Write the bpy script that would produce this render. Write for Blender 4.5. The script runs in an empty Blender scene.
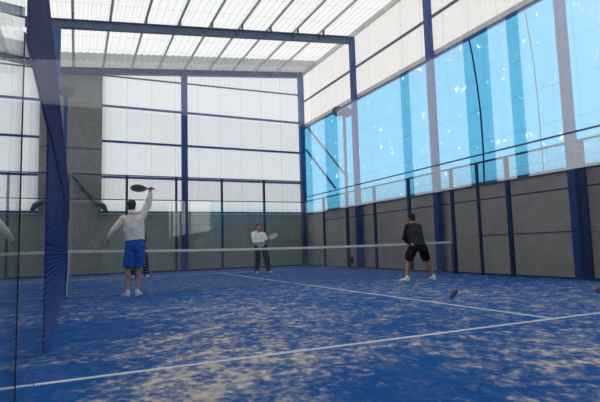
import bpy, bmesh, math, random
from mathutils import Vector, Matrix, noise
random.seed(7)
S = bpy.context.scene
C = S.collection
V = Vector

# ------------------------------------------------------------------ materials
def nodes(name):
    m = bpy.data.materials.new(name); m.use_nodes = True
    nt = m.node_tree; nt.nodes.clear()
    out = nt.nodes.new('ShaderNodeOutputMaterial')
    return m, nt, out
def N(nt, t, **kw):
    n = nt.nodes.new(t)
    for k, v in kw.items():
        if k in n.inputs: n.inputs[k].default_value = v
        else: setattr(n, k, v)
    return n
def L(nt, a, b): nt.links.new(a, b)
def ramp(nt, fac, stops):
    r = nt.nodes.new('ShaderNodeValToRGB')
    e = r.color_ramp.elements
    e[0].position, e[0].color = stops[0][0], (*stops[0][1], 1)
    e[1].position, e[1].color = stops[-1][0], (*stops[-1][1], 1)
    for p, c in stops[1:-1]:
        x = e.new(p); x.color = (*c, 1)
    L(nt, fac, r.inputs[0]); return r
def mathn(nt, op, a, b=None, c=None, clamp=False):
    n = nt.nodes.new('ShaderNodeMath'); n.operation = op; n.use_clamp = clamp
    for i, v in enumerate((a, b, c)):
        if v is None: continue
        if isinstance(v, (int, float)): n.inputs[i].default_value = v
        else: L(nt, v, n.inputs[i])
    return n.outputs[0]
def mixc(nt, fac, a, b):
    n = nt.nodes.new('ShaderNodeMix'); n.data_type = 'RGBA'
    for s, v in ((n.inputs[0], fac), (n.inputs[6], a), (n.inputs[7], b)):
        if isinstance(v, (int, float)): s.default_value = v
        elif isinstance(v, tuple): s.default_value = (*v, 1)
        else: L(nt, v, s)
    return n.outputs[2]
def plain(name, col, rough=.6, metal=0, var=.12, scale=6, spec=.4):
    m, nt, out = nodes(name)
    b = N(nt, 'ShaderNodeBsdfPrincipled', Roughness=rough, Metallic=metal)
    b.inputs['Specular IOR Level'].default_value = spec
    tc = N(nt, 'ShaderNodeTexCoord')
    n = N(nt, 'ShaderNodeTexNoise', Scale=scale, Detail=4)
    L(nt, tc.outputs['Object'], n.inputs['Vector'])
    r = ramp(nt, n.outputs['Fac'], [(.3, tuple(c * (1 - var) for c in col)), (.7, tuple(min(1, c * (1 + var)) for c in col))])
    L(nt, r.outputs[0], b.inputs['Base Color']); L(nt, b.outputs[0], out.inputs[0])
    return m

def sheet_mat(name, tint, axis, width, seamw=.02, streak=.06, gloss=.0, specks=False, opaque=.25, joints=None):
    """translucent plastic sheet: light from outside comes through"""
    m, nt, out = nodes(name)
    g = N(nt, 'ShaderNodeNewGeometry'); sp = N(nt, 'ShaderNodeSeparateXYZ'); L(nt, g.outputs['Position'], sp.inputs[0])
    a = sp.outputs[axis]
    fr = mathn(nt, 'FRACT', mathn(nt, 'DIVIDE', a, width))
    seam = mathn(nt, 'LESS_THAN', fr, seamw / width)
    mp = N(nt, 'ShaderNodeMapping'); L(nt, g.outputs['Position'], mp.inputs[0])
    sc = [.25, .25, .12]; sc['XYZ'.index(axis)] = 5
    mp.inputs['Scale'].default_value = sc
    n = N(nt, 'ShaderNodeTexNoise', Scale=1.0, Detail=3); L(nt, mp.outputs[0], n.inputs['Vector'])
    n2 = N(nt, 'ShaderNodeTexNoise', Scale=.35, Detail=2); L(nt, g.outputs['Position'], n2.inputs['Vector'])
    f = mathn(nt, 'MULTIPLY_ADD', mathn(nt, 'SUBTRACT', n.outputs['Fac'], .5), streak * 5, 1)
    f = mathn(nt, 'MULTIPLY', f, mathn(nt, 'MULTIPLY_ADD', mathn(nt, 'SUBTRACT', n2.outputs['Fac'], .5), streak * 2.5, 1))
    f = mathn(nt, 'MULTIPLY', f, mathn(nt, 'MULTIPLY_ADD', seam, -.22, 1))
    if joints:
        fj = mathn(nt, 'FRACT', mathn(nt, 'DIVIDE', sp.outputs[joints[0]], joints[1]))
        f = mathn(nt, 'MULTIPLY', f, mathn(nt, 'MULTIPLY_ADD', mathn(nt, 'LESS_THAN', fj, joints[2] / joints[1]), -.2, 1))
    vm = N(nt, 'ShaderNodeVectorMath', operation='SCALE'); vm.inputs[0].default_value = tint; L(nt, f, vm.inputs['Scale'])
    col = vm.outputs[0]
    if specks:
        n3 = N(nt, 'ShaderNodeTexNoise', Scale=3.2, Detail=5, Roughness=.7); L(nt, g.outputs['Position'], n3.inputs['Vector'])
        r3 = ramp(nt, n3.outputs['Fac'], [(.63, (0, 0, 0)), (.68, (1, 1, 1))])
        col = mixc(nt, r3.outputs[0], col, (.75, .85, .9))
    t = N(nt, 'ShaderNodeBsdfTranslucent'); d = N(nt, 'ShaderNodeBsdfDiffuse')
    L(nt, col, t.inputs[0]); d.inputs[0].default_value = (tint[0] * .85, tint[1] * .85, tint[2] * .85, 1)
    mx = N(nt, 'ShaderNodeMixShader'); mx.inputs[0].default_value = opaque
    L(nt, t.outputs[0], mx.inputs[1]); L(nt, d.outputs[0], mx.inputs[2]); L(nt, mx.outputs[0], out.inputs[0])
    return m

def glass_mat(name, f0, tint):
    m, nt, out = nodes(name)
    g = N(nt, 'ShaderNodeNewGeometry')
    dp = N(nt, 'ShaderNodeVectorMath', operation='DOT_PRODUCT')
    L(nt, g.outputs['Incoming'], dp.inputs[0]); L(nt, g.outputs['Normal'], dp.inputs[1])
    c = mathn(nt, 'ABSOLUTE', dp.outputs['Value'])
    p5 = mathn(nt, 'POWER', mathn(nt, 'SUBTRACT', 1, c), 5)
    F = mathn(nt, 'MULTIPLY_ADD', p5, 1 - f0, f0, clamp=True)
    tr = N(nt, 'ShaderNodeBsdfTransparent'); tr.inputs[0].default_value = (*tint, 1)
    gl = N(nt, 'ShaderNodeBsdfGlossy', Roughness=0.0); gl.inputs[0].default_value = (1, 1, 1, 1)
    mx = N(nt, 'ShaderNodeMixShader'); L(nt, F, mx.inputs[0]); L(nt, tr.outputs[0], mx.inputs[1]); L(nt, gl.outputs[0], mx.inputs[2])
    L(nt, mx.outputs[0], out.inputs[0]); return m

def concrete_mat(name, col, axis, panel=2.4):
    m, nt, out = nodes(name)
    b = N(nt, 'ShaderNodeBsdfPrincipled', Roughness=.85); b.inputs['Specular IOR Level'].default_value = .15
    g = N(nt, 'ShaderNodeNewGeometry'); sp = N(nt, 'ShaderNodeSeparateXYZ'); L(nt, g.outputs['Position'], sp.inputs[0])
    n = N(nt, 'ShaderNodeTexNoise', Scale=1.2, Detail=6, Roughness=.65); L(nt, g.outputs['Position'], n.inputs['Vector'])
    r = ramp(nt, n.outputs['Fac'], [(.3, tuple(c * .86 for c in col)), (.7, tuple(c * 1.12 for c in col))])
    fr = mathn(nt, 'FRACT', mathn(nt, 'DIVIDE', sp.outputs[axis], panel))
    j = mathn(nt, 'LESS_THAN', fr, .018 / panel)
    c = mixc(nt, mathn(nt, 'MULTIPLY', j, .55), r.outputs[0], tuple(x * .3 for x in col))
    L(nt, c, b.inputs['Base Color']); L(nt, b.outputs[0], out.inputs[0]); return m

def turf_mat():
    m, nt, out = nodes('blue_turf')
    b = N(nt, 'ShaderNodeBsdfPrincipled', Roughness=.8); b.inputs['Specular IOR Level'].default_value = .08
    g = N(nt, 'ShaderNodeNewGeometry'); sp = N(nt, 'ShaderNodeSeparateXYZ'); L(nt, g.outputs['Position'], sp.inputs[0])
    mp = N(nt, 'ShaderNodeMapping'); mp.inputs['Scale'].default_value = (1, .8, 1); mp.inputs['Rotation'].default_value = (0, 0, -.45)
    L(nt, g.outputs['Position'], mp.inputs[0])
    def nz(s, d=4, ro=.55, off=0):
        q = N(nt, 'ShaderNodeTexNoise', Scale=s, Detail=d, Roughness=ro)
        a = N(nt, 'ShaderNodeVectorMath', operation='ADD'); a.inputs[1].default_value = (off, off * .7, 0)
        L(nt, mp.outputs[0], a.inputs[0]); L(nt, a.outputs[0], q.inputs['Vector']); return q.outputs['Fac']
    big = nz(.32, 2, .5, 3.1); mid = nz(4.2, 4, .6, 11); fine = nz(14, 3, .6, 5); grain = nz(120, 2)
    blob = None
    # large sandy and bare areas of the court (x, y, radius, gain)
    for (x, y, r, k) in BLOBS:
        dx = mathn(nt, 'SUBTRACT', sp.outputs['X'], x); dy = mathn(nt, 'SUBTRACT', sp.outputs['Y'], y)
        d2 = mathn(nt, 'ADD', mathn(nt, 'MULTIPLY', dx, dx), mathn(nt, 'MULTIPLY', dy, dy))
        e = mathn(nt, 'MULTIPLY', mathn(nt, 'POWER', 2.718, mathn(nt, 'MULTIPLY', d2, -1 / (r * r))), k)
        blob = e if blob is None else mathn(nt, 'ADD', blob, e)
    s = mathn(nt, 'MULTIPLY', mathn(nt, 'SUBTRACT', big, .5), .45)
    s = mathn(nt, 'ADD', s, blob)
    s = mathn(nt, 'ADD', s, mathn(nt, 'MULTIPLY', mathn(nt, 'SUBTRACT', mid, .5), 1.75))
    s = mathn(nt, 'ADD', s, mathn(nt, 'MULTIPLY', mathn(nt, 'SUBTRACT', fine, .5), 1.4))
    s = mathn(nt, 'ADD', s, .24)
    sr = ramp(nt, s, [(.16, (0, 0, 0)), (.42, (.30, .30, .30)), (.76, (1, 1, 1))])
    blue = ramp(nt, grain, [(.3, TURF[0]), (.7, TURF[1])])
    sandc = ramp(nt, fine, [(.35, TURF[2]), (.65, TURF[3])])
    c = mixc(nt, mathn(nt, 'MULTIPLY', sr.outputs[0], .95), blue.outputs[0], sandc.outputs[0])
    L(nt, c, b.inputs['Base Color'])
    bp = N(nt, 'ShaderNodeBump', Strength=.35, Distance=.01); L(nt, grain, bp.inputs['Height']); L(nt, bp.outputs[0], b.inputs['Normal'])
    L(nt, b.outputs[0], out.inputs[0]); return m

BLOBS = [(1.5, 2.9, 1.0, .30), (.75, 1.45, .55, .40), (3.9, 1.6, 1.0, .30), (3.0, 6.2, 2.0, .12), (6.5, 6.5, 2.5, .05), (.15, 5.2, .8, -.6), (.0, 3.1, .42, -.6), (.7, 2.5, .45, .32), (.95, 4.3, .6, .12),
         (1.6, 1.2, .45, -.35), (2.2, 2.0, .55, -.35), (3.4, 3.6, 1.1, -.12), (4.2, 6.2, 1.0, -.12), (1.6, 9.2, 1.6, -.12), (5, 14, 4.5, -.12), (9.3, 7, 1.6, -.12), (8.5, 12.5, 2.5, -.05)]
TURF = [(.002, .050, .20), (.004, .100, .36), (.30, .29, .28), (.70, .60, .49)]
M = {}
M['turf'] = turf_mat()
M['blue_steel'] = plain('dark_blue_painted_steel', (.006, .065, .24), .4)
M['navy'] = plain('navy_fence_paint', (.003, .028, .105), .45)
M['mesh_blue'] = plain('blue_wire_coating', (.004, .045, .24), .5)
M['mesh_dark'] = plain('dark_wire_coating', (.012, .03, .09), .5)
M['slate'] = plain('slate_blue_steel', (.055, .11, .20), .5)
M['purlin'] = plain('pale_painted_purlin', (.66, .65, .63), .5)
M['concrete_back'] = concrete_mat('grey_green_concrete', (.32, .35, .31), 'Z', 2.0)
M['concrete_right'] = concrete_mat('grey_brown_concrete', (.43, .405, .365), 'Z', 1.02)
M['wall_back'] = sheet_mat('cool_white_sheet', (.54, .545, .55), 'X', 1.03, .03, .014)
M['wall_right'] = sheet_mat('warm_white_sheet', (.645, .605, .58), 'Y', 1.05, .03, .01)
M['roof'] = sheet_mat('roof_sheet', (.66, .635, .615), 'X', 1.15, .0, .01, opaque=.10, joints=('Y', 1.25, .05))
M['roof_grey'] = sheet_mat('grey_roof_sheet', (.48, .47, .46), 'X', 1.15, .02, .05, opaque=.62)
M['roof_rear'] = sheet_mat('darkened_rear_roof_sheet', (.25, .25, .25), 'X', 1.15, .02, .05, opaque=.7)  # unseen rear roof, darkened to weaken its reflection in the near glass
M['blue_sheet'] = sheet_mat('blue_sheet', (.085, .31, .475), 'Y', 2.1, .02, .05, specks=True, opaque=.1, joints=('Z', .92, .035))
M['dark_wall'] = plain('darkened_unseen_wall', (.016, .020, .026), .8)  # for unseen parts of the hall, darkened to keep glass reflections dim
M['glass'] = glass_mat('court_glass', .045, (.97, .985, .98))
M['glass_side'] = glass_mat('side_glass', .055, (.80, .86, .88))
M['line'] = plain('white_turf_line', (.62, .64, .68), .8, var=.15, scale=20)
M['tape'] = plain('white_net_tape', (.74, .75, .72), .7)
M['netting'] = plain('grey_net_cord', (.24, .25, .26), .8)
M['pole_grey'] = plain('grey_galvanised_pole', (.20, .21, .22), .45, .3)
M['lamp_glass'] = plain('lamp_lens', (.22, .23, .24), .3)
M['black'] = plain('black_rubber', (.012, .012, .014), .6)
M['teal'] = plain('teal_painted_tube', (.05, .12, .14), .5)
M['skin'] = plain('skin', (.42, .23, .16), .55, var=.06)
M['skin_tan'] = plain('tanned_skin', (.33, .17, .12), .55, var=.06)
M['hair_grey'] = plain('dark_grey_hair', (.045, .042, .04), .8, scale=60)
M['hair_dark'] = plain('dark_brown_hair', (.022, .016, .012), .8, scale=60)
M['hoodie'] = plain('cream_fleece', (.74, .69, .65), .9, var=.14, scale=9)
M['hoodie_w'] = plain('white_fleece', (.78, .78, .78), .9, var=.1, scale=9)
M['shorts_blue'] = plain('bright_blue_cloth', (.008, .10, .42), .8, var=.2, scale=9)
M['shorts_black'] = plain('black_cloth', (.003, .003, .004), .85, var=.2)
M['jacket_dark'] = plain('charcoal_cloth', (.008, .009, .012), .8, var=.2, scale=9)
M['trousers'] = plain('black_trousers', (.004, .004, .006), .85)
M['shoe'] = plain('white_shoe_leather', (.70, .70, .68), .6)
M['sole'] = plain('grey_rubber_sole', (.25, .25, .25), .7)
M['racket_dark'] = plain('dark_racket_frame', (.045, .055, .06), .4)
M['racket_light'] = plain('pale_grey_racket', (.42, .43, .43), .4)
M['eye'] = plain('dark_eye', (.02, .015, .012), .3)

SCR = bpy.data.scenes.new('scratch')
# ------------------------------------------------------------------ mesh helpers
class MB:
    def __init__(s): s.v = []; s.f = []
    def box(s, x0, x1, y0, y1, z0, z1):
        b = len(s.v)
        s.v += [(x, y, z) for z in (z0, z1) for y in (y0, y1) for x in (x0, x1)]
        s.f += [tuple(b + i for i in q) for q in ((0, 2, 3, 1), (4, 5, 7, 6), (0, 1, 5, 4), (2, 6, 7, 3), (0, 4, 6, 2), (1, 3, 7, 5))]
        return s
    def bar(s, p0, p1, w, h=None, n=4, caps=True):
        h = w if h is None else h
        p0, p1 = V(p0), V(p1); d = (p1 - p0).normalized()
        up = V((0, 0, 1)) if abs(d.z) < .95 else V((0, 1, 0))
        a = d.cross(up).normalized(); c = a.cross(d)
        b = len(s.v)
        for p in (p0, p1):
            for i in range(n):
                t = 2 * math.pi * (i + .5) / n
                k = 1 / math.cos(math.pi / n) if n == 4 else 1
                s.v.append(tuple(p + a * math.cos(t) * w / 2 * k + c * math.sin(t) * h / 2 * k))
        for i in range(n):
            j = (i + 1) % n; s.f.append((b + i, b + j, b + n + j, b + n + i))
        if caps: s.f += [tuple(b + i for i in reversed(range(n))), tuple(b + n + i for i in range(n))]
        return s
    def path(s, pts, w, n=8):
        for a, b in zip(pts, pts[1:]): s.bar(a, b, w, n=n)
        return s
    def ibeam(s, p0, p1, w, h, t=.02):
        """rolled steel section: web and two flanges, h is measured across the section's depth axis"""
        p0, p1 = V(p0), V(p1); d = (p1 - p0).normalized()
        up = V((0, 0, 1)) if abs(d.z) < .95 else V((1, 0, 0))
        a = d.cross(up).normalized(); c = a.cross(d)
        for off, ww, hh in ((0, t, h), (h / 2 - t / 2, w, t), (-h / 2 + t / 2, w, t)):
            b = len(s.v)
            for p in (p0, p1):
                for sx, sy in ((-1, -1), (1, -1), (1, 1), (-1, 1)):
                    s.v.append(tuple(p + a * sx * ww / 2 + c * (off + sy * hh / 2)))
            s.f += [(b, b+1, b+5, b+4), (b+1, b+2, b+6, b+5), (b+2, b+3, b+7, b+6), (b+3, b, b+4, b+7), (b+3, b+2, b+1, b), (b+4, b+5, b+6, b+7)]
        return s
    def ball(s, c, r, seg=14, rings=9, ax=None):
        """ellipsoid; r = radii tuple, ax = 3 axes"""
        if isinstance(r, (int, float)): r = (r, r, r)
        ax = ax or (V((1, 0, 0)), V((0, 1, 0)), V((0, 0, 1)))
        c = V(c); b = len(s.v)
        s.v.append(tuple(c + ax[2] * r[2]))
        for i in range(1, rings):
            t = math.pi * i / rings
            for j in range(seg):
                p = 2 * math.pi * j / seg
                s.v.append(tuple(c + ax[0] * r[0] * math.sin(t) * math.cos(p) + ax[1] * r[1] * math.sin(t) * math.sin(p) + ax[2] * r[2] * math.cos(t)))
        s.v.append(tuple(c - ax[2] * r[2])); e = len(s.v) - 1
        for j in range(seg):
            k = (j + 1) % seg
            s.f.append((b, b + 1 + j, b + 1 + k))
            for i in range(rings - 2):
                q = b + 1 + i * seg; s.f.append((q + j, q + seg + j, q + seg + k, q + k))
            q = b + 1 + (rings - 2) * seg; s.f.append((q + j, e, q + k))
        return s
    def loft(s, rings, seg=16):
        """rings: (centre, rx, ry, right-vector); closed tube of ellipses"""
        b = len(s.v); n = len(rings)
        for i, (c, rx, ry, rt) in enumerate(rings):
            c = V(c); p = V(rings[max(i - 1, 0)][0]); q = V(rings[min(i + 1, n - 1)][0])
            d = (q - p).normalized(); rt = V(rt); rt = (rt - d * rt.dot(d)).normalized(); fw = d.cross(rt)
            for j in range(seg):
                t = 2 * math.pi * j / seg
                s.v.append(tuple(c + rt * rx * math.cos(t) + fw * ry * math.sin(t)))
        for i in range(n - 1):
            for j in range(seg):
                k = (j + 1) % seg; q = b + i * seg
                s.f.append((q + j, q + k, q + seg + k, q + seg + j))
        s.f.append(tuple(b + j for j in reversed(range(seg)))); q = b + (n - 1) * seg
        s.f.append(tuple(q + j for j in range(seg)))
        return s
    def limb(s, pts, radii, seg=12, sub=3):
        """rounded tapering limb along points"""
        P = [V(p) for p in pts]
        for i in range(len(P) - 1):
            for k in range(sub + (i == len(P) - 2)):
                t = k / sub; r = radii[i] * (1 - t) + radii[i + 1] * t
                pass
        for i in range(len(P) - 1):
            d = P[i + 1] - P[i]
            rt = d.cross(V((.3, .2, 1))) if abs(d.normalized().z) < .9 else d.cross(V((0, 1, 0)))
            s.loft([(P[i] + d * t, radii[i] * (1 - t) + radii[i + 1] * t, radii[i] * (1 - t) + radii[i + 1] * t, rt) for t in [x / sub for x in range(sub + 1)]], seg)
        for p, r in zip(P, radii): s.ball(p, r * 1.01, seg, 8)
        return s
    def build(s, name, mat, parent=None, smooth=False, bevel=0):
        me = bpy.data.meshes.new(name); off = parent_world(parent)
        me.from_pydata([tuple(V(v) - off) for v in s.v], [], s.f); me.update()
        me.materials.append(mat)
        if smooth:
            for p in me.polygons: p.use_smooth = True
        o = bpy.data.objects.new(name, me); C.objects.link(o)
        if parent: o.parent = parent
        if bevel:
            m = o.modifiers.new('b', 'BEVEL'); m.width = bevel; m.segments = 2; m.limit_method = 'ANGLE'
        return o
    def fuse(s, name, mat, parent=None, voxel=.008, smooth=4, wrinkle=0, wscale=9):
        """one continuous surface out of overlapping lofts"""
        me = bpy.data.meshes.new('tmp'); me.from_pydata(s.v, [], s.f); me.update()
        o = bpy.data.objects.new('tmp', me); SCR.collection.objects.link(o)
        r = o.modifiers.new('r', 'REMESH'); r.mode = 'VOXEL'; r.voxel_size = voxel; r.adaptivity = 0
        if smooth:
            k = o.modifiers.new('s', 'SMOOTH'); k.iterations = smooth; k.factor = .5
        with bpy.context.temp_override(scene=SCR, view_layer=SCR.view_layers[0]): dg = bpy.context.evaluated_depsgraph_get()
        dg.update()
        ev = o.evaluated_get(dg); nm = bpy.data.meshes.new_from_object(ev)
        bpy.data.objects.remove(o); bpy.data.meshes.remove(me)
        off = parent_world(parent)
        nrm = [v.normal.copy() for v in nm.vertices] if wrinkle else None
        cos = [v.co.copy() for v in nm.vertices]
        for i, c in enumerate(cos):
            if wrinkle:
                c += nrm[i] * (noise.noise(c * wscale) + .5 * noise.noise(c * wscale * 2.3)) * wrinkle
            cos[i] = c - off
        nm.vertices.foreach_set('co', [q for c in cos for q in c])
        for p in nm.polygons: p.use_smooth = True
        nm.materials.clear(); nm.materials.append(mat); nm.name = name
        o = bpy.data.objects.new(name, nm); C.objects.link(o)
        if parent: o.parent = parent
        return o
def parent_world(p):
    v = V((0, 0, 0))
    while p: v += V(p.location); p = p.parent
    return v
def tag(o, label, cat, group=None):
    o['label'] = label; o['category'] = cat
    if group: o['group'] = group
    return o
def struct(o): o['kind'] = 'structure'; return o
def thing(name, loc, label, cat, group=None):
    o = bpy.data.objects.new(name, None); o.location = loc; o.empty_display_size = .1; C.objects.link(o)
    return tag(o, label, cat, group)

# ------------------------------------------------------------------ hall shell
XR, YB, XL, YF = 10.5, 20.93, -8.0, -20.0
def zr(x): return 8.58 + .108 * x      # roof sheet height
Z1, Z2 = 2.49, 6.91                    # bottom and top of the blue band
struct(MB().box(XL, XR + .2, YF, YB + .2, -.2, 0).build('floor', M['turf']))

def ribbed(axis, a0, a1, fixed, zfun0, zfun1, mat, name, depth=.012, pitch=.2):
    """profiled sheet: trapezoid ribs, one thin skin as real sheet is"""
    m = MB(); n = int(round((a1 - a0) / pitch)); pts = []
    for i in range(n):
        s = a0 + (a1 - a0) * i / n; w = (a1 - a0) / n
        for t, d in ((0, 0), (.55, 0), (.65, depth), (.9, depth)): pts.append((s + w * t, d))
    pts.append((a1, 0))
    for a, d in pts:
        for z in (zfun0(a), zfun1(a)):
            m.v.append((a, fixed + d, z) if axis == 'X' else (fixed + d, a, z))
    for i in range(len(pts) - 1):
        b = 2 * i; m.f.append((b, b + 2, b + 3, b + 1))
    return struct(m.build(name, mat))
ribbed('X', 1.07, XR, YB, lambda a: Z1, lambda a: zr(a), M['wall_back'], 'wall_back')
struct(MB().box(1.07, XR + .2, YB, YB + .2, 0, Z1).build('wall_back_base', M['concrete_back']))
struct(MB().box(-1.6, 1.07, YB - .12, YB + .2, 0, zr(-.2)).build('wall_back_pier', plain('olive_grey_render', (.26, .255, .235), .85)))
ribbed('X', XL, -1.6, YB, lambda a: Z1, lambda a: zr(a), M['wall_back'], 'wall_back_left')
struct(MB().box(XL, -1.6, YB, YB + .2, 0, Z1).build('wall_back_base_left', M['concrete_back']))
struct(MB().box(XR, XR + .2, 0, YB + .2, 0, Z1).build('wall_right_base', M['concrete_right']))
struct(MB().box(XR, XR + .2, YF, 0, 0, Z1).build('wall_right_rear_base', M['dark_wall']))
ribbed('Y', 0, YB, XR, lambda a: Z2, lambda a: zr(XR), M['wall_right'], 'wall_right')
struct(MB().box(XR, XR + .2, YF, 0, Z2, zr(XR)).build('wall_right_rear', plain('dimmed_rear_sheet', (.5, .49, .47), .8)))  # unseen upper wall, greyed so the near glass picks up only a mild wash
ribbed('Y', 0, YB, XR + .04, lambda a: Z1, lambda a: Z2, M['blue_sheet'], 'wall_right_blue_band', .015, .5)
ribbed('Y', YF, YB, XL, lambda a: Z1, lambda a: zr(XL), M['wall_right'], 'wall_left')
struct(MB().box(XL - .2, XL, YF, YB, 0, Z1).build('wall_left_base', M['dark_wall']))
struct(MB().box(XL, XR, YF - .2, YF, 0, 6.7).build('wall_front_base', M['dark_wall']))  # unseen wall, kept dark up to where the reflected wash begins
ribbed('X', XL, XR, YF, lambda a: 6.7, lambda a: zr(a), M['wall_back'], 'wall_front')
# roof sheet
def roof(y0, y1, mat, name):
    m = MB(); n = 74; pts = []
    for i in range(n):
        x = XL + (XR - XL) * i / n; w = (XR - XL) / n
        for t, d in ((0, 0), (.55, 0), (.65, .03), (.9, .03)): pts.append((x + w * t, d))
    pts.append((XR, 0))
    for x, d in pts:
        m.v += [(x, y0, zr(x) + d), (x, y1, zr(x) + d)]
    for i in range(len(pts) - 1): b = 2 * i; m.f.append((b, b + 1, b + 3, b + 2))
    return struct(m.build(name, mat))
roof(-2, 19.1, M['roof'], 'ceiling'); roof(YF, -2, M['roof_rear'], 'ceiling_rear'); roof(19.1, YB, M['roof_grey'], 'ceiling_end_strip')

# trims along the walls (girts, flashings)
tn = [0]
def trim(mb, mat):
    tn[0] += 1; return struct(mb.build('trim_%d' % tn[0], mat))
for z in (7.1, 5.57, 4.04, 2.55):
    trim(MB().box(1.07, XR, YB - .09, YB - .002, z - .045, z + .045), M['blue_steel'])
    trim(MB().box(XL, -1.6, YB - .09, YB - .002, z - .045, z + .045), M['blue_steel'])
trim(MB().bar((1.07, YB - .05, 8.42), (XR, YB - .05, 8.55), .06, .06), M['slate'])
for z in (5.2, 3.06): trim(MB().box(-1.6, 1.07, YB - .14, YB - .121, z - .02, z + .02), M['slate'])
trim(MB().box(XR - .10, XR - .002, 0, YB, 8.12, 8.17), M['slate'])
trim(MB().box(XR - .04, XR - .002, YF, YB, Z2 - .06, Z2 + .10), plain('white_flashing', (.7, .69, .67), .6))
trim(MB().box(XR - .06, XR - .002, 0, YB, Z2 - .16, Z2 - .062), M['blue_steel'])
trim(MB().box(XR - .05, XR - .002, 0, YB, Z1 - .03, Z1 + .06), M['slate'])
trim(MB().box(XR - .08, XR - .002, YF, YB, 3.31, 3.34), M['slate'])
trim(MB().box(XR - .10, XR - .002, 0, YB, zr(XR) - .22, zr(XR) - .03), M['purlin'])
# uprights of the open bays behind the near glass
for y, w in ((-7.9, .30), (-9.2, .85), (-12.5, .36), (-17.9, 1.0)):
    trim(MB().box(10.40, 10.5, y - w / 2, y + w / 2, 0, zr(XR)), M['dark_wall'])

# steel columns
def column(x, y, ztop, w, label, mat=M['blue_steel'], along='Y', base=True):
    t = thing('steel_column', (x, y, 0), label, 'column')
    m = MB(); a, b = (w, w)
    ft = .022
    if along == 'Y':      # flanges face the court (x direction)
        m.box(x - a / 2, x - a / 2 + ft, y - b / 2, y + b / 2, .02, ztop); m.box(x + a / 2 - ft, x + a / 2, y - b / 2, y + b / 2, .02, ztop)
        m.box(x - a / 2 + ft, x + a / 2 - ft, y - .01, y + .01, .02, ztop)
        m.box(x - a / 2 + ft, x + a / 2 - ft, y - b / 2, y - b / 2 + .012, .02, ztop)
    else:
        m.box(x - a / 2, x + a / 2, y - b / 2, y - b / 2 + ft, .02, ztop); m.box(x - a / 2, x + a / 2, y + b / 2 - ft, y + b / 2, .02, ztop)
        m.box(x - .01, x + .01, y - b / 2 + ft, y + b / 2 - ft, .02, ztop)
    m.build('shaft', mat, t)
    MB().box(x - a / 2 - .02, x + a / 2 + .02, y - b / 2 - .04, y + b / 2 + .04, 0, .02).build('base_plate', mat, t)
    return t
column(10.3, 6.43, zr(10.3) - .03, .18, 'nearest blue steel column of the right hall wall, thick, at right edge')
column(10.3, 10.97, zr(10.3) - .03, .19, 'blue steel column behind the player in black, rising to the roof')
column(10.3, 15.62, zr(10.3) - .30, .19, 'blue steel column beside the right floodlight pole, meeting the roof beam')
column(10.33, 20.72, zr(10.3) - .03, .24, 'blue steel column in the far right corner of the hall')
column(4.5, 20.74, zr(4.5) - .03, .24, 'tall blue steel column in the middle of the far wall', along='X')
column(-.50, 15.62, zr(-.4) - .60, .24, 'blue steel column outside the left fence, under the roof beam end')
# rafters
PX = [-6.85 + 1.132 * i for i in range(15)]
def rafter(y, label, x0=XL + .1, x1=10.17, h=.27, drop=.28, mat=M['slate'], w=.2):
    t = thing('roof_beam', (x0, y, zr(x0)), label, 'beam')
    m = MB(); zc = lambda x: zr(x) - drop - h / 2 - .012
    m.ibeam((x0, y, zc(x0)), (x1, y, zc(x1)), w, h); m.build('beam', mat, t)
    s = MB()
    x = x0 + .6
    while x < x1 - .3:
        s.box(x - .006, x + .006, y - w / 2 + .004, y - .011, zc(x) - h / 2 + .03, zc(x) + h / 2 - .03)
        s.box(x - .006, x + .006, y + .011, y + w / 2 - .004, zc(x) - h / 2 + .03, zc(x) + h / 2 - .03); x += 1.15
    s.build('stiffeners', mat, t)
    if drop > .15:
        k = MB()
        for q in PX:
            if x0 < q < x1 - .1: k.box(q - .03, q + .03, y - .05, y + .05, zr(q) - drop - .02, zr(q) - .075)
        k.build('purlin_cleats', mat, t)
    return t
rafter(15.62, 'slate blue steel roof beam crossing the hall in front of the end beam')
rafter(20.72, 'dark blue steel roof beam along the top of the far wall', mat=M['blue_steel'], h=.26, x1=10.18, drop=.02)
# purlins
px = PX
ordn = ['right wall edge', 'second', 'third', 'fourth', 'fifth', 'sixth', 'seventh', 'eighth', 'ninth', 'tenth', 'eleventh', 'twelfth', 'thirteenth', 'fourteenth', 'fifteenth']
for i, x in enumerate(px):
    k = len(px) - 1 - i
    lab = 'pale grey roof purlin nearest the right hall wall' if k == 0 else 'pale grey roof purlin running lengthwise, %s from the right hall wall' % ordn[k]
    m = MB(); z = zr(x)
    m.box(x - .04, x + .04, 1.0, YB - .02, z - .075, z - .069); m.box(x - .03, x - .024, 1.0, YB - .02, z - .069, z - .008); m.box(x - .03, x + .03, 1.0, YB - .02, z - .012, z - .004)
    tag(m.build('roof_purlin', M['purlin']), lab, 'purlin', 'roof purlins under the translucent sheets')
# diagonal wall braces and cables
tag(MB().bar((10.42, 20.45, 6.93), (10.42, 16.55, 3.7), .07, .07).build('wall_brace', M['pole_grey']), 'grey diagonal brace crossing the blue band near the far right corner', 'brace')
tag(MB().bar((10.40, 20.4, 5.65), (10.40, 17.6, 3.4), .08, .08).build('wall_brace', M['blue_steel']), 'blue diagonal brace below the grey one near the far right corner', 'brace')
tag(MB().path([(10.46, 9.45, 6.85), (10.46, 9.33, 6.2), (10.46, 9.23, 5.33), (10.46, 9.17, 4.5), (10.46, 9.16, 3.5), (10.46, 9.2, 2.51)], .05, 6).build('hanging_cable', M['navy']), 'dark cable hanging down a wide dark stripe on the blue band', 'cable')
tag(MB().path([(10.46, 7.5, 6.85), (10.46, 7.42, 6.0), (10.46, 7.35, 5.3), (10.46, 7.31, 4.0), (10.46, 7.31, 2.58)], .025, 6).build('hanging_cable', M['pole_grey']), 'thin grey cable hanging on the blue band, right of the dark cable', 'cable')

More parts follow.
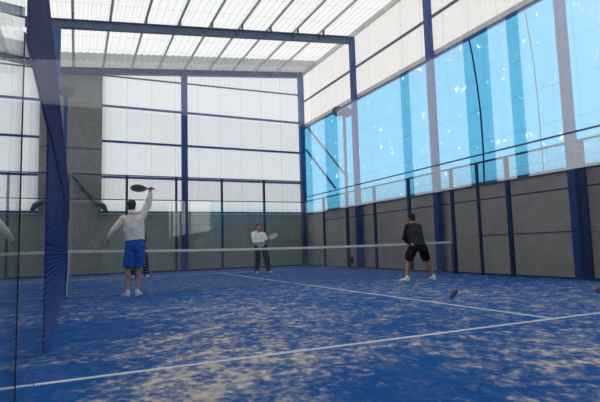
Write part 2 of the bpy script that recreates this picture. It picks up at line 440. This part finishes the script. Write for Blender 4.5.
XLf, XRf = -.10, 10.0
# ------------------------------------------------------------------ court lines
def line(x0, x1, y0, y1, label):
    tag(MB().box(x0, x1, y0, y1, 0, .004).build('court_line', M['line']), label, 'court line')
line(XLf + .01, 10, 3.02, 3.075, 'long white service line crossing the near half of the court')
line(4.975, 5.03, 3.0751, 9.97, 'white centre line from the near service line to the net')
line(4.975, 5.03, 10.03, 16.92, 'white centre line beyond the net')
line(0, 10, 16.9201, 16.97, 'faint white service line on the far side of the net')

# ------------------------------------------------------------------ cage
def wires(side, fixed, a0, a1, z0, z1, r=.0035, pitch=.05):
    m = MB()
    n = int(round((a1 - a0) / pitch))
    P = (lambda a, z, d=0: (fixed + d, a, z)) if side == 'Y' else (lambda a, z, d=0: (a, fixed + d, z))
    for i in range(n + 1):
        a = a0 + (a1 - a0) * i / n; m.bar(P(a, z0), P(a, z1), r, caps=False)
    k = int(round((z1 - z0) / pitch))
    for i in range(k + 1):
        z = z0 + (z1 - z0) * i / k; m.bar(P(a0, z, r), P(a1, z, r), r, caps=False)
    return m
def side_fence(x, inner, label, posts, wmat, name='court_fence', w=.08, rails=True, r=.0035):
    t = thing(name, (x, 10, 0), label, 'fence')
    for y, pw, h in posts:
        MB().box(x - (.04 if x > 5 else .055), x + (.04 if x > 5 else -.015), y - pw / 2, y + pw / 2, 0, h).build('post', M['navy'] if x > 5 else M['blue_steel'], t)
    R = M['navy'] if x > 5 else M['blue_steel']
    y0, y1 = posts[0][0], posts[-1][0]
    o = -.045 if x > 5 else -.012
    def rail(ya, yb, z, s=.035):
        MB().box(x + o - s / 2, x + o + s / 2, ya, yb, z - s / 2, z + s / 2).build('rail', R, t)
    rail(2.0 if x < 5 else y0, y1, 3.0, .045)
    rail(4, 16, .04); rail(2 if x < 5 else 4, 18, 2.0, .03)
    if x > 5: rail(6, 9, 1.05, .025)
    else: rail(4, 16, 1.0, .03)
    wires('Y', x + (o - .03 if x > 5 else .006), 4.0, 16.0, .04, 2.0, r).build('wire_mesh', wmat, t)
    wires('Y', x + (o - .03 if x > 5 else .006), 2.0 if x < 5 else 4.0, 18.0, 2.0, 3.0, r).build('wire_mesh', wmat, t)
    return t
FR = side_fence(XRf, -1, 'navy steel and wire mesh fence along the right side of the court', [(4, .08, 3.0), (6, .1, 3.0), (8, .1, 3.0), (9, .045, 3.0), (10, .09, 3.0), (12, .1, 3.0), (14, .09, 3.0), (16, .09, 3.0), (18, .08, 3.0), (20, .08, 4.0)], M['mesh_dark'], r=.0032)
FL = side_fence(XLf, -1, 'blue steel and wire mesh fence along the left side of the court', [(4, .08, 3.0), (6, .06, 3.0), (8, .06, 3.0), (10, .06, 3.0), (12, .06, 3.0), (14, .06, 3.0), (16, .06, 3.0), (18, .06, 3.0), (20, .06, 4.0)], M['mesh_blue'], r=.0075)
# end wall: glass 3 m high, mesh above it
t = thing('end_wall_frame', (5, 20.06, 0), 'dark steel frame with wire mesh on top at the far end of the court', 'fence')
for x in (2, 4, 6, 8):
    MB().box(x - .045, x + .045, 20.03, 20.11, 0, 4.0).build('post', M['navy'], t)
MB().box(0, 9.955, 20.02, 20.065, 3.98, 4.025).build('rail', M['navy'], t)
MB().box(0, 9.955, 20.02, 20.055, 2.985, 3.02).build('rail', M['navy'], t)
MB().box(0, 9.955, 20.02, 20.05, .0, .07).build('rail', M['navy'], t)
wires('X', 20.012, 0, 9.95, 3.0, 4.0, .004).build('wire_mesh', M['mesh_dark'], t)
def pane(x0, x1, y0, y1, z1, parent, mat=M['glass']):
    return MB().box(x0, x1, y0, y1, .012, z1).build('glass_pane', mat, parent)
for i in range(5): pane(i * 2 + .01, i * 2 + 1.99 - (.05 if i == 4 else 0), 19.985, 19.997, 2.98, t)
for (a, b, h) in ((16.05, 17.955, 1.97), (18.045, 19.955, 2.96)): pane(XRf - .006, XRf + .006, a, b, h, FR)
for (a, b, h) in ((16.04, 17.965, 1.97), (18.035, 19.965, 2.96)): pane(XLf - .006, XLf + .006, a, b, h, FL)
pane(XLf - .006, XLf + .006, .03, 1.874, 3.0, FL, M['glass_side'])
pane(XLf - .006, XLf + .006, 1.886, 3.955, 1.97, FL, M['glass_side'])
MB().box(XLf - .009, XLf + .009, 1.8741, 1.8859, .012, 1.97).build('glass_seal', M['black'], FL)['label'] = 'thin dark seal between the two panes'
# near end wall in front of the lens
M['glass_near'] = glass_mat('near_glass', .064, (.97, .985, .985))
t = thing('glass_wall', (5, 0, 0), 'clear glass wall close in front of the lens, the whole court is seen through it', 'glass wall')
pane(XLf, 1.99, -.006, .006, 3.0, t, M['glass_near'])
for i in range(1, 5): pane(i * 2 + .01, i * 2 + 1.99, -.006, .006, 3.0, t, M['glass_near'])
def spot(x, z, ang, l, label):  # small dark ellipsoid set on the near glass
    m = MB(); c, s = math.cos(ang), math.sin(ang)
    a = (V((c, 0, s)), V((0, 1, 0)), V((-s, 0, c)))
    m.ball((x, .012, z), (l, .006, .0052), ax=a, seg=16, rings=10)
    m.build('spot', plain('dark_grey_spot', (.07, .07, .08), .5), t, smooth=True)['label'] = label
spot(.850, .7725, .72, .0135, 'small elongated dark mark')
spot(1.300, .751, 1.5, .009, 'small black mark')

# ------------------------------------------------------------------ net
t = thing('padel_net', (5, 10, 0), 'low net with white top tape stretched across the court', 'net')
def tz(x): return .925 + .02 * (1 - x / 10) ** 3 - .045 * (1 - ((x - 5) / 5) ** 2)
n = 50; m = MB()
for i in range(n):
    a, b = 9.91 * i / n, 9.91 * (i + 1) / n
    k = len(m.v)
    for x in (a, b):
        for dy in (-.011, .011):
            for dz in (-.055, 0): m.v.append((x, 10 + dy, tz(x) + dz))
    m.f += [(k, k+4, k+5, k+1), (k+2, k+3, k+7, k+6), (k+1, k+5, k+7, k+3), (k, k+2, k+6, k+4)]
m.f += [(0, 1, 3, 2)]
m.build('tape', M['tape'], t)
m = MB(); W = .0058
for i in range(1, 165):
    x = .06 * i; m.bar((x, 10, .03), (x, 10, tz(x) - .05), W, caps=False)
for k in range(1, 16):
    z = .06 * k - .03
    for i in range(10): m.bar((i * .99, 10.003, min(z, tz(i) - .05)), (i * .99 + .99, 10.003, min(z, tz(i + 1) - .05)), W, caps=False)
m.build('netting', M['netting'], t)
MB().bar((.02, 10, .02), (9.9, 10, .02), .012, n=6).build('bottom_cord', M['netting'], t)
for x, sgn in ((-.02, 1), (9.88, -1)):
    MB().bar((x, 10, 0), (x, 10, tz(0 if x < 5 else 10) + .005), .045, n=10).build('post', M['blue_steel'], t, smooth=False)
MB().path([(.02, 9.97, .91), (.015, 9.965, .6), (.0, 9.96, .3), (-.01, 9.95, .02)], .022, 6).build('side_cord', M['tape'], t)
MB().box(-.045, .02, 9.96, 10.04, .0, .012).build('base_plate', M['blue_steel'], t)

# ------------------------------------------------------------------ floodlights
def floodlight(x, y, h, sx, label):
    t = thing('floodlight_mast', (x, y, 0), label, 'floodlight')
    MB().bar((x, y, .02), (x, y, h), .13, n=12).build('pole', M['pole_grey'] if sx < 0 else M['blue_steel'], t)
    MB().box(x - .10, x + .10, y - .15, y + .15, 0, .02).build('base_plate', M['blue_steel'], t)
    MB().box(x - .09, x + .10, y - .18, y - .068, .16, .42).build('junction_box', M['black'], t)
    MB().bar((x - .4, y, h), (x + .2, y, h), .06).build('crossbar', M['pole_grey'], t)
    for dx in (-.38, .02):
        m = MB(); c = V((x + dx, y - .16, h + .03))
        ax = V((sx * .35, -.75, -.55)).normalized(); rt = V((1, 0, 0)); rt = (rt - ax * rt.dot(ax)).normalized()
        m.loft([(c - ax * .16, .08, .07, rt), (c - ax * .10, .15, .14, rt), (c + ax * .02, .23, .21, rt), (c + ax * .06, .24, .22, rt)], 18)
        hd = m.build('lamp_head', M['pole_grey'], t, smooth=False)
        MB().loft([(c + ax * .061, .215, .195, rt), (c + ax * .075, .19, .17, rt)], 18).build('lens', M['lamp_glass'], hd)
    return t
floodlight(10.17, 16.25, 6.35, -1, 'grey floodlight on a tall pole behind the right fence by the blue wall')
floodlight(-.23, 16.45, 6.15, 1, 'floodlight on a tall blue pole behind the left fence against the grey pier')
# curved teal tube on the far wall
t = thing('curved_tube', (.6, 20.6, 2.6), 'curved teal tube arching down the grey pier left of the far wall', 'tube')
m = MB(); pts = [(-.05, 20.67, 4.05), (.15, 20.67, 3.78), (.4, 20.67, 3.44), (.68, 20.67, 3.14), (.95, 20.67, 2.93), (1.14, 20.67, 2.78), (1.23, 20.67, 2.62)]
m.limb(pts, [.04, .05, .06, .065, .09, .12, .09], 10, 2); m.build('tube', M['teal'], t, smooth=True)
MB().ball((1.0, 20.60, 2.62), (.06, .05, .12)).build('lamp', M['lamp_glass'], t, smooth=True)
MB().box(.62, .70, 20.70, 20.80, 3.10, 3.18).build('bracket', M['navy'], t)

# ------------------------------------------------------------------ people
def hand(m, w, d, side, curl=.5, r=.0088):
    """w wrist, d direction of the hand, side = direction the thumb leaves towards"""
    w = V(w); d = V(d).normalized(); s = V(side); s = (s - d * s.dot(d)).normalized(); n = d.cross(s).normalized()
    m.loft([(w - d * .01, .026, .02, s), (w + d * .03, .036, .018, s), (w + d * .07, .040, .016, s), (w + d * .095, .036, .014, s)], 12)
    for k, (o, l) in enumerate(((.030, .072), (.010, .082), (-.011, .075), (-.031, .058))):
        b = w + d * .085 + s * o; c1 = curl * .7; c2 = curl * 1.6
        e1 = b + (d * math.cos(c1) + n * math.sin(c1)) * l * .5
        e2 = e1 + (d * math.cos(c2) + n * math.sin(c2)) * l * .5
        m.limb([b, e1, e2], [r, r * .95, r * .8], 8, 2)
    b = w + d * .03 + s * .03; e1 = b + (d * .55 + s * .75 + n * .3).normalized() * .04; e2 = e1 + (d * .8 + s * .25 + n * .5).normalized() * .035
    m.limb([b, e1, e2], [r * 1.2, r * 1.1, r * .85], 8, 2)
def head(m, c, f, r=1.0):
    """c centre of the skull, f facing direction"""
    c = V(c); f = V(f).normalized(); up = V((0, 0, 1)); s = f.cross(up).normalized(); u = s.cross(f)
    m.ball(c + u * .02 - f * .01, (.078 * r, .098 * r, .095 * r), 18, 12, (s, f, u))
    m.ball(c - u * .05 + f * .02, (.058 * r, .075 * r, .075 * r), 16, 10, (s, f, u))
    m.ball(c - u * .095 + f * .058, (.025, .022, .02), 10, 7, (s, f, u))
    m.limb([c + f * .09 + u * .005, c + f * .112 - u * .03], [.010, .016], 8, 2)
    m.ball(c + f * .082 + u * .025, (.05, .018, .012), 10, 7, (s, f, u))
    m.ball(c + f * .088 - u * .062, (.024, .012, .010), 10, 7, (s, f, u))
    for k in (-1, 1): m.ball(c + s * k * .078 - u * .01, (.010, .020, .032), 8, 7, (s, f, u))
    return s, f, u
def person(name, loc, label, J, rt, face, skin, hairm, topm, botm, long_trousers, sc=1.0, legs='bare', hand_dirs=None, curl=(.5, .5), hood=True, voxel=.008):
    """J holds joints in metres; rt = the body's right-hand-on-picture axis"""
    t = thing(name, loc, label, 'person'); rt = V(rt).normalized()
    g = {k: V(v) for k, v in J.items() if isinstance(v, tuple)}
    hips = (g['hipL'] + g['hipR']) / 2; sh = (g['shL'] + g['shR']) / 2; mid = (hips + sh) / 2
    fw = V(face); fw.z = 0; fw.normalize()
    b = MB()
    b.loft([(hips - V((0, 0, .06)), .12, .09, rt), (hips + (sh - hips) * .1, .140, .10, rt), (hips + (sh - hips) * .35, .130, .095, rt), (hips + (sh - hips) * .7, .165, .115, rt), (hips + (sh - hips) * .95, .17, .10, rt), (sh + (g['neck'] - sh) * .5, .08, .07, rt), (g['neck'], .058, .06, rt), (g['head'] - V((0, 0, .05)), .055, .058, rt)], 18)
    for s in 'LR':
        b.limb([g['sh' + s], g['el' + s], g['wr' + s]], [.055, .042, .027], 12, 4)
        b.limb([g['hip' + s], g['kn' + s], g['an' + s]], [.088, .056, .037], 14, 5)
        kn, an = g['kn' + s], g['an' + s]
        b.ball(kn + (an - kn) * .3 - fw * .018, (.052, .056, .11), 12, 8)
        b.ball(g['an' + s] + V(J['ft' + s + 'd']) * .07 - V((0, 0, .045)), (.05, .05, .035), 10, 7)
        d, sd = hand_dirs[s]; hand(b, g['wr' + s], d, sd, curl['LR'.index(s)])
    s_, f_, u_ = head(b, g['head'], face)
    b.fuse('body', skin, t, voxel, 3)
    # hair
    c = g['head']; h = MB()
    h.ball(c + u_ * .038 - f_ * .026, (.086, .098, .094), 18, 12, (s_, f_, u_))
    h.ball(c - f_ * .05 - u_ * .025, (.076, .06, .075), 16, 10, (s_, f_, u_))
    h.fuse('hair', hairm, t, .008, 2, .003, 60)
    for k in (-1, 1):
        MB().ball(c + s_ * k * .032 + f_ * .089 + u_ * .012, (.013, .008, .008), 10, 7, (s_, f_, u_)).build('eye', M['eye'], t, smooth=True)
    # top
    m = MB(); ax = sh - hips; hem = hips + ax * J.get('hem', .12)
    m.loft([(hem, .185 * sc, .145 * sc, rt), (hips + ax * .3, .185 * sc, .14 * sc, rt), (hips + ax * .65, .200 * sc, .145 * sc, rt), (hips + ax * .92, .205 * sc, .13 * sc, rt), (sh + (g['neck'] - sh) * .35, .15 * sc, .11 * sc, rt), (sh + (g['neck'] - sh) * .8, .075, .075, rt)], 20)
    for s in 'LR':
        m.limb([g['sh' + s], g['el' + s], g['el' + s] + (g['wr' + s] - g['el' + s]) * .93], [.082 * sc, .064 * sc, .045 * sc], 14, 4)
    if hood:
        m.ball(g['neck'] - fw * .075 - V((0, 0, .01)), (.105, .06, .06), 14, 9, (rt, fw, V((0, 0, 1))))
    m.fuse('sweater' if hood else 'jacket', topm, t, .010, 5, .010, 11)
    # bottoms
    m = MB(); wz = hips + ax * .2
    m.loft([(hips - V((0, 0, .10)), .165, .12, rt), (hips, .180, .136, rt), (wz, .170, .132, rt)], 20)
    for s in 'LR':
        hp, kn, an = g['hip' + s], g['kn' + s], g['an' + s]
        if long_trousers:
            m.limb([hp, kn], [.125, .105], 14, 4); m.loft([(kn, .105, .10, rt), (kn + (an - kn) * .5, .098, .095, rt), (an - V((0, 0, .03)), .09, .098, rt)], 14)
        else:
            e = hp + (kn - hp) * J.get('short', .86)
            m.loft([(hp + V((0, 0, .03)), .10, .12, rt), (hp + (kn - hp) * .4, .112, .12, rt), (e, .112, .115, rt)], 16)
    m.fuse('trousers' if long_trousers else 'shorts', botm, t, .010, 3, .009, 9)
    # shoes (and socks)
    for s in 'LR':
        an = g['an' + s]; d = V(J['ft' + s + 'd']).normalized(); r2 = d.cross(V((0, 0, 1)))
        z0 = V((an.x, an.y, 0)); m = MB()
        m.loft([(z0 - d * .07 + V((0, 0, .055)), .030, .05, r2), (z0 - d * .02 + V((0, 0, .060)), .040, .056, r2), (z0 + d * .07 + V((0, 0, .046)), .046, .040, r2), (z0 + d * .13 + V((0, 0, .037)), .047, .030, r2), (z0 + d * .178 + V((0, 0, .031)), .033, .022, r2)], 14)
        m.limb([z0 + V((0, 0, .07)) - d * .01, z0 + V((0, 0, .115)) - d * .01], [.044, .040], 12, 2)
        so = m.fuse('shoe', M['shoe'], t, .007, 3)
        k = MB()
        k.loft([(z0 - d * .09 + V((0, 0, .010)), .034, .010, r2), (z0 - d * .02 + V((0, 0, .010)), .042, .010, r2), (z0 + d * .1 + V((0, 0, .010)), .050, .010, r2), (z0 + d * .175 + V((0, 0, .011)), .040, .009, r2), (z0 + d * .195 + V((0, 0, .013)), .02, .007, r2)], 12)
        k.build('sole', M['sole'], so, smooth=True)
    return t
def racket(grip, axis, normal, mat, label, name='padel_racket', L0=.10):
    """grip = butt end; axis towards the head; perforated teardrop face"""
    g = V(grip); a = V(axis).normalized(); n = V(normal); n = (n - a * n.dot(a)).normalized(); s = a.cross(n)
    t = thing(name, g, label, 'racket')
    MB().loft([(g, .019, .016, s), (g + a * .06, .016, .014, s), (g + a * .14, .016, .014, s)], 12).build('grip', M['black'], t)
    # outline of the face
    c = g + a * .315; seg = 40; out = []
    for i in range(seg):
        th = 2 * math.pi * i / seg
        y = math.cos(th) * .145; x = math.sin(th) * .128 * (1 - .16 * (1 if y < 0 else 0) * (-y / .145) ** 1.0)
        out.append((x, y))
    fm = MB()
    for i in range(seg):
        x0, y0 = out[i]; x1, y1 = out[(i + 1) % seg]; fm.bar(c + s * x0 + a * y0, c + s * x1 + a * y1, .03, .03, n=8)
    for sx in (-1, 1): fm.bar(g + a * .13, c + s * sx * .085 - a * .11, .022, n=8)
    fm.build('frame', mat, t)
    fc = MB(); k = 0
    # face: grid of square cells with holes
    N_ = 12; st = .26 / N_
    for i in range(N_ + 1):
        q = -.13 + st * i
        lim = .145 * math.sqrt(max(0, 1 - (q / .128) ** 2)); 
        if lim > .01: fc.bar(c + s * q - a * lim, c + s * q + a * lim, st * .62, .024)
        lim2 = .125 * math.sqrt(max(0, 1 - (q / .145) ** 2))
        if lim2 > .01: fc.bar(c + a * q - s * lim2, c + a * q + s * lim2, .0235, st * .62) if abs(n.z) > .7 else fc.bar(c + a * q - s * lim2, c + a * q + s * lim2, st * .62, .0235)
    fc.build('face', mat, t)
    cord = MB().path([g, g - a * .03 - V((0, 0, .04)), g - V((0, 0, .09))], .006, 5); cord.build('wrist_cord', M['black'], t)
    return t

# player with raised arm
P1 = dict(hipL=(1.13, 9.38, 1.0), hipR=(1.31, 9.38, 1.0), knL=(1.09, 9.42, .53), knR=(1.285, 9.42, .53), anL=(1.075, 9.38, .09), anR=(1.27, 9.38, .09),
          ftLd=(-.35, 1, 0), ftRd=(.45, .9, 0), shL=(1.00, 9.41, 1.52), shR=(1.345, 9.42, 1.58), elL=(.83, 9.43, 1.32), wrL=(.735, 9.52, 1.15),
          elR=(1.475, 9.48, 1.83), wrR=(1.525, 9.47, 2.07), neck=(1.165, 9.42, 1.66), head=(1.145, 9.45, 1.80), hem=.18, short=.90)
person('person', (1.18, 9.4, 0), 'person seen from behind in cream sweater and bright blue shorts, right arm raised with racket', P1, (1, 0, 0), (-.15, 1, .15), M['skin'], M['hair_grey'], M['hoodie'], M['shorts_blue'], False, 1.04,
       hand_dirs={'L': ((-.35, .1, -.9), (.4, .8, 0)), 'R': ((-.15, 0, 1), (-.7, -.5, .2))}, curl=(.35, 1.1))
racket((1.60, 9.47, 2.155), (-1, .03, .02), (.05, -.6, .8), M['racket_dark'], 'dark racket held above the head of the player in blue shorts')
# far player
P2 = dict(hipL=(5.97, 15.45, .90), hipR=(6.21, 15.42, .90), knL=(5.96, 15.40, .48), knR=(6.29, 15.38, .47), anL=(5.93, 15.45, .09), anR=(6.37, 15.42, .09),
          ftLd=(-.3, -1, 0), ftRd=(.25, -1, 0), shL=(5.82, 15.42, 1.38), shR=(6.18, 15.40, 1.37), elL=(5.80, 15.30, 1.10), wrL=(6.10, 15.13, 1.10),
          elR=(6.27, 15.32, 1.12), wrR=(6.22, 15.12, 1.15), neck=(5.99, 15.38, 1.46), head=(5.98, 15.36, 1.60), hem=.05, short=.9)
person('person', (6.1, 15.42, 0), 'person beyond the net in white sweater and black trousers, facing the lens, racket in hands', P2, (1, 0, 0), (.12, -1, -.05), M['skin'], M['hair_dark'], M['hoodie_w'], M['trousers'], True, 1.0,
       hand_dirs={'L': ((.9, -.3, .1), (0, 0, 1)), 'R': ((.6, -.6, .2), (-.3, 0, 1))}, curl=(1.0, 1.1))
racket((6.14, 15.06, 1.12), (.85, -.15, .5), (-.85, -.4, .5), M['racket_light'], 'pale racket held out by the player in white sweater')
# crouching player
P3 = dict(hipL=(7.31, 8.42, .82), hipR=(7.55, 8.42, .82), knL=(7.27, 8.62, .46), knR=(7.83, 8.62, .47), anL=(7.13, 8.5, .09), anR=(7.91, 8.5, .09),
          ftLd=(-.75, .75, 0), ftRd=(.1, 1, 0), shL=(7.40, 8.70, 1.29), shR=(7.74, 8.74, 1.28), elL=(7.36, 8.82, 1.02), wrL=(7.62, 8.97, .90),
          elR=(7.87, 8.95, 1.04), wrR=(7.74, 9.10, .92), neck=(7.56, 8.76, 1.375), head=(7.585, 8.83, 1.50), hem=-.12, short=.84)
person('person', (7.5, 8.5, 0), 'crouching person in charcoal jacket and black shorts, seen from behind at right of the court', P3, (1, -.1, 0), (-.2, 1, -.1), M['skin_tan'], M['hair_dark'], M['jacket_dark'], M['shorts_black'], False, 1.02,
       hand_dirs={'L': ((.8, .5, -.2), (0, .3, 1)), 'R': ((-.6, .6, -.2), (0, .3, 1))}, curl=(.9, .9), hood=False)
# fourth player, mostly hidden
P4 = dict(hipL=(2.02, 16.72, .92), hipR=(2.26, 16.70, .92), knL=(1.98, 16.68, .50), knR=(2.32, 16.62, .50), anL=(1.94, 16.72, .09), anR=(2.35, 16.66, .09),
          ftLd=(-.3, -1, 0), ftRd=(.3, -1, 0), shL=(1.94, 16.70, 1.38), shR=(2.28, 16.68, 1.38), elL=(1.94, 16.55, 1.12), wrL=(2.04, 16.36, 1.08),
          elR=(2.25, 16.52, 1.12), wrR=(2.17, 16.36, 1.08), neck=(2.11, 16.66, 1.46), head=(2.09, 16.63, 1.60), hem=.1)
person('person', (2.12, 16.7, 0), 'person in dark trousers almost hidden behind the player in blue shorts', P4, (1, 0, 0), (0, -1, -.05), M['skin'], M['hair_dark'], M['jacket_dark'], M['trousers'], True, .96,
       hand_dirs={'L': ((.5, -.8, 0), (0, 0, 1)), 'R': ((-.5, -.8, 0), (0, 0, 1))}, curl=(.8, .8), hood=False, voxel=.01)

# ------------------------------------------------------------------ daylight
w = bpy.data.worlds.new('overcast_sky'); S.world = w; w.use_nodes = True
nt = w.node_tree; nt.nodes.clear()
bg = nt.nodes.new('ShaderNodeBackground'); ow = nt.nodes.new('ShaderNodeOutputWorld')
bg.inputs[0].default_value = (.97, .985, 1.0, 1); bg.inputs[1].default_value = 1.5
nt.links.new(bg.outputs[0], ow.inputs[0])

# ------------------------------------------------------------------ camera
f, yaw, pit, rol = 482.9017769, .4347076647, .09512723267, -.02813259328
F = V((math.sin(yaw) * math.cos(pit), math.cos(yaw) * math.cos(pit), math.sin(pit)))
R = V((math.cos(yaw), -math.sin(yaw), 0)); U = R.cross(F)
R2 = R * math.cos(rol) + U * math.sin(rol); U2 = -R * math.sin(rol) + U * math.cos(rol)
cd = bpy.data.cameras.new('camera'); cam = bpy.data.objects.new('camera', cd); C.objects.link(cam)
cd.sensor_width = 36; cd.lens = f / 600 * 36; cd.clip_start = .02; cd.clip_end = 200
mt = Matrix((R2, U2, -F)).transposed().to_4x4(); mt.translation = V((.1520774, -.7619792, .8754676))
cam.matrix_world = mt
S.camera = cam
vs = S.view_settings; vs.view_transform = 'Standard'; vs.look = 'None'; vs.gamma = 1; vs.use_curve_mapping = False; vs.exposure = 0.42
bpy.data.scenes.remove(SCR)
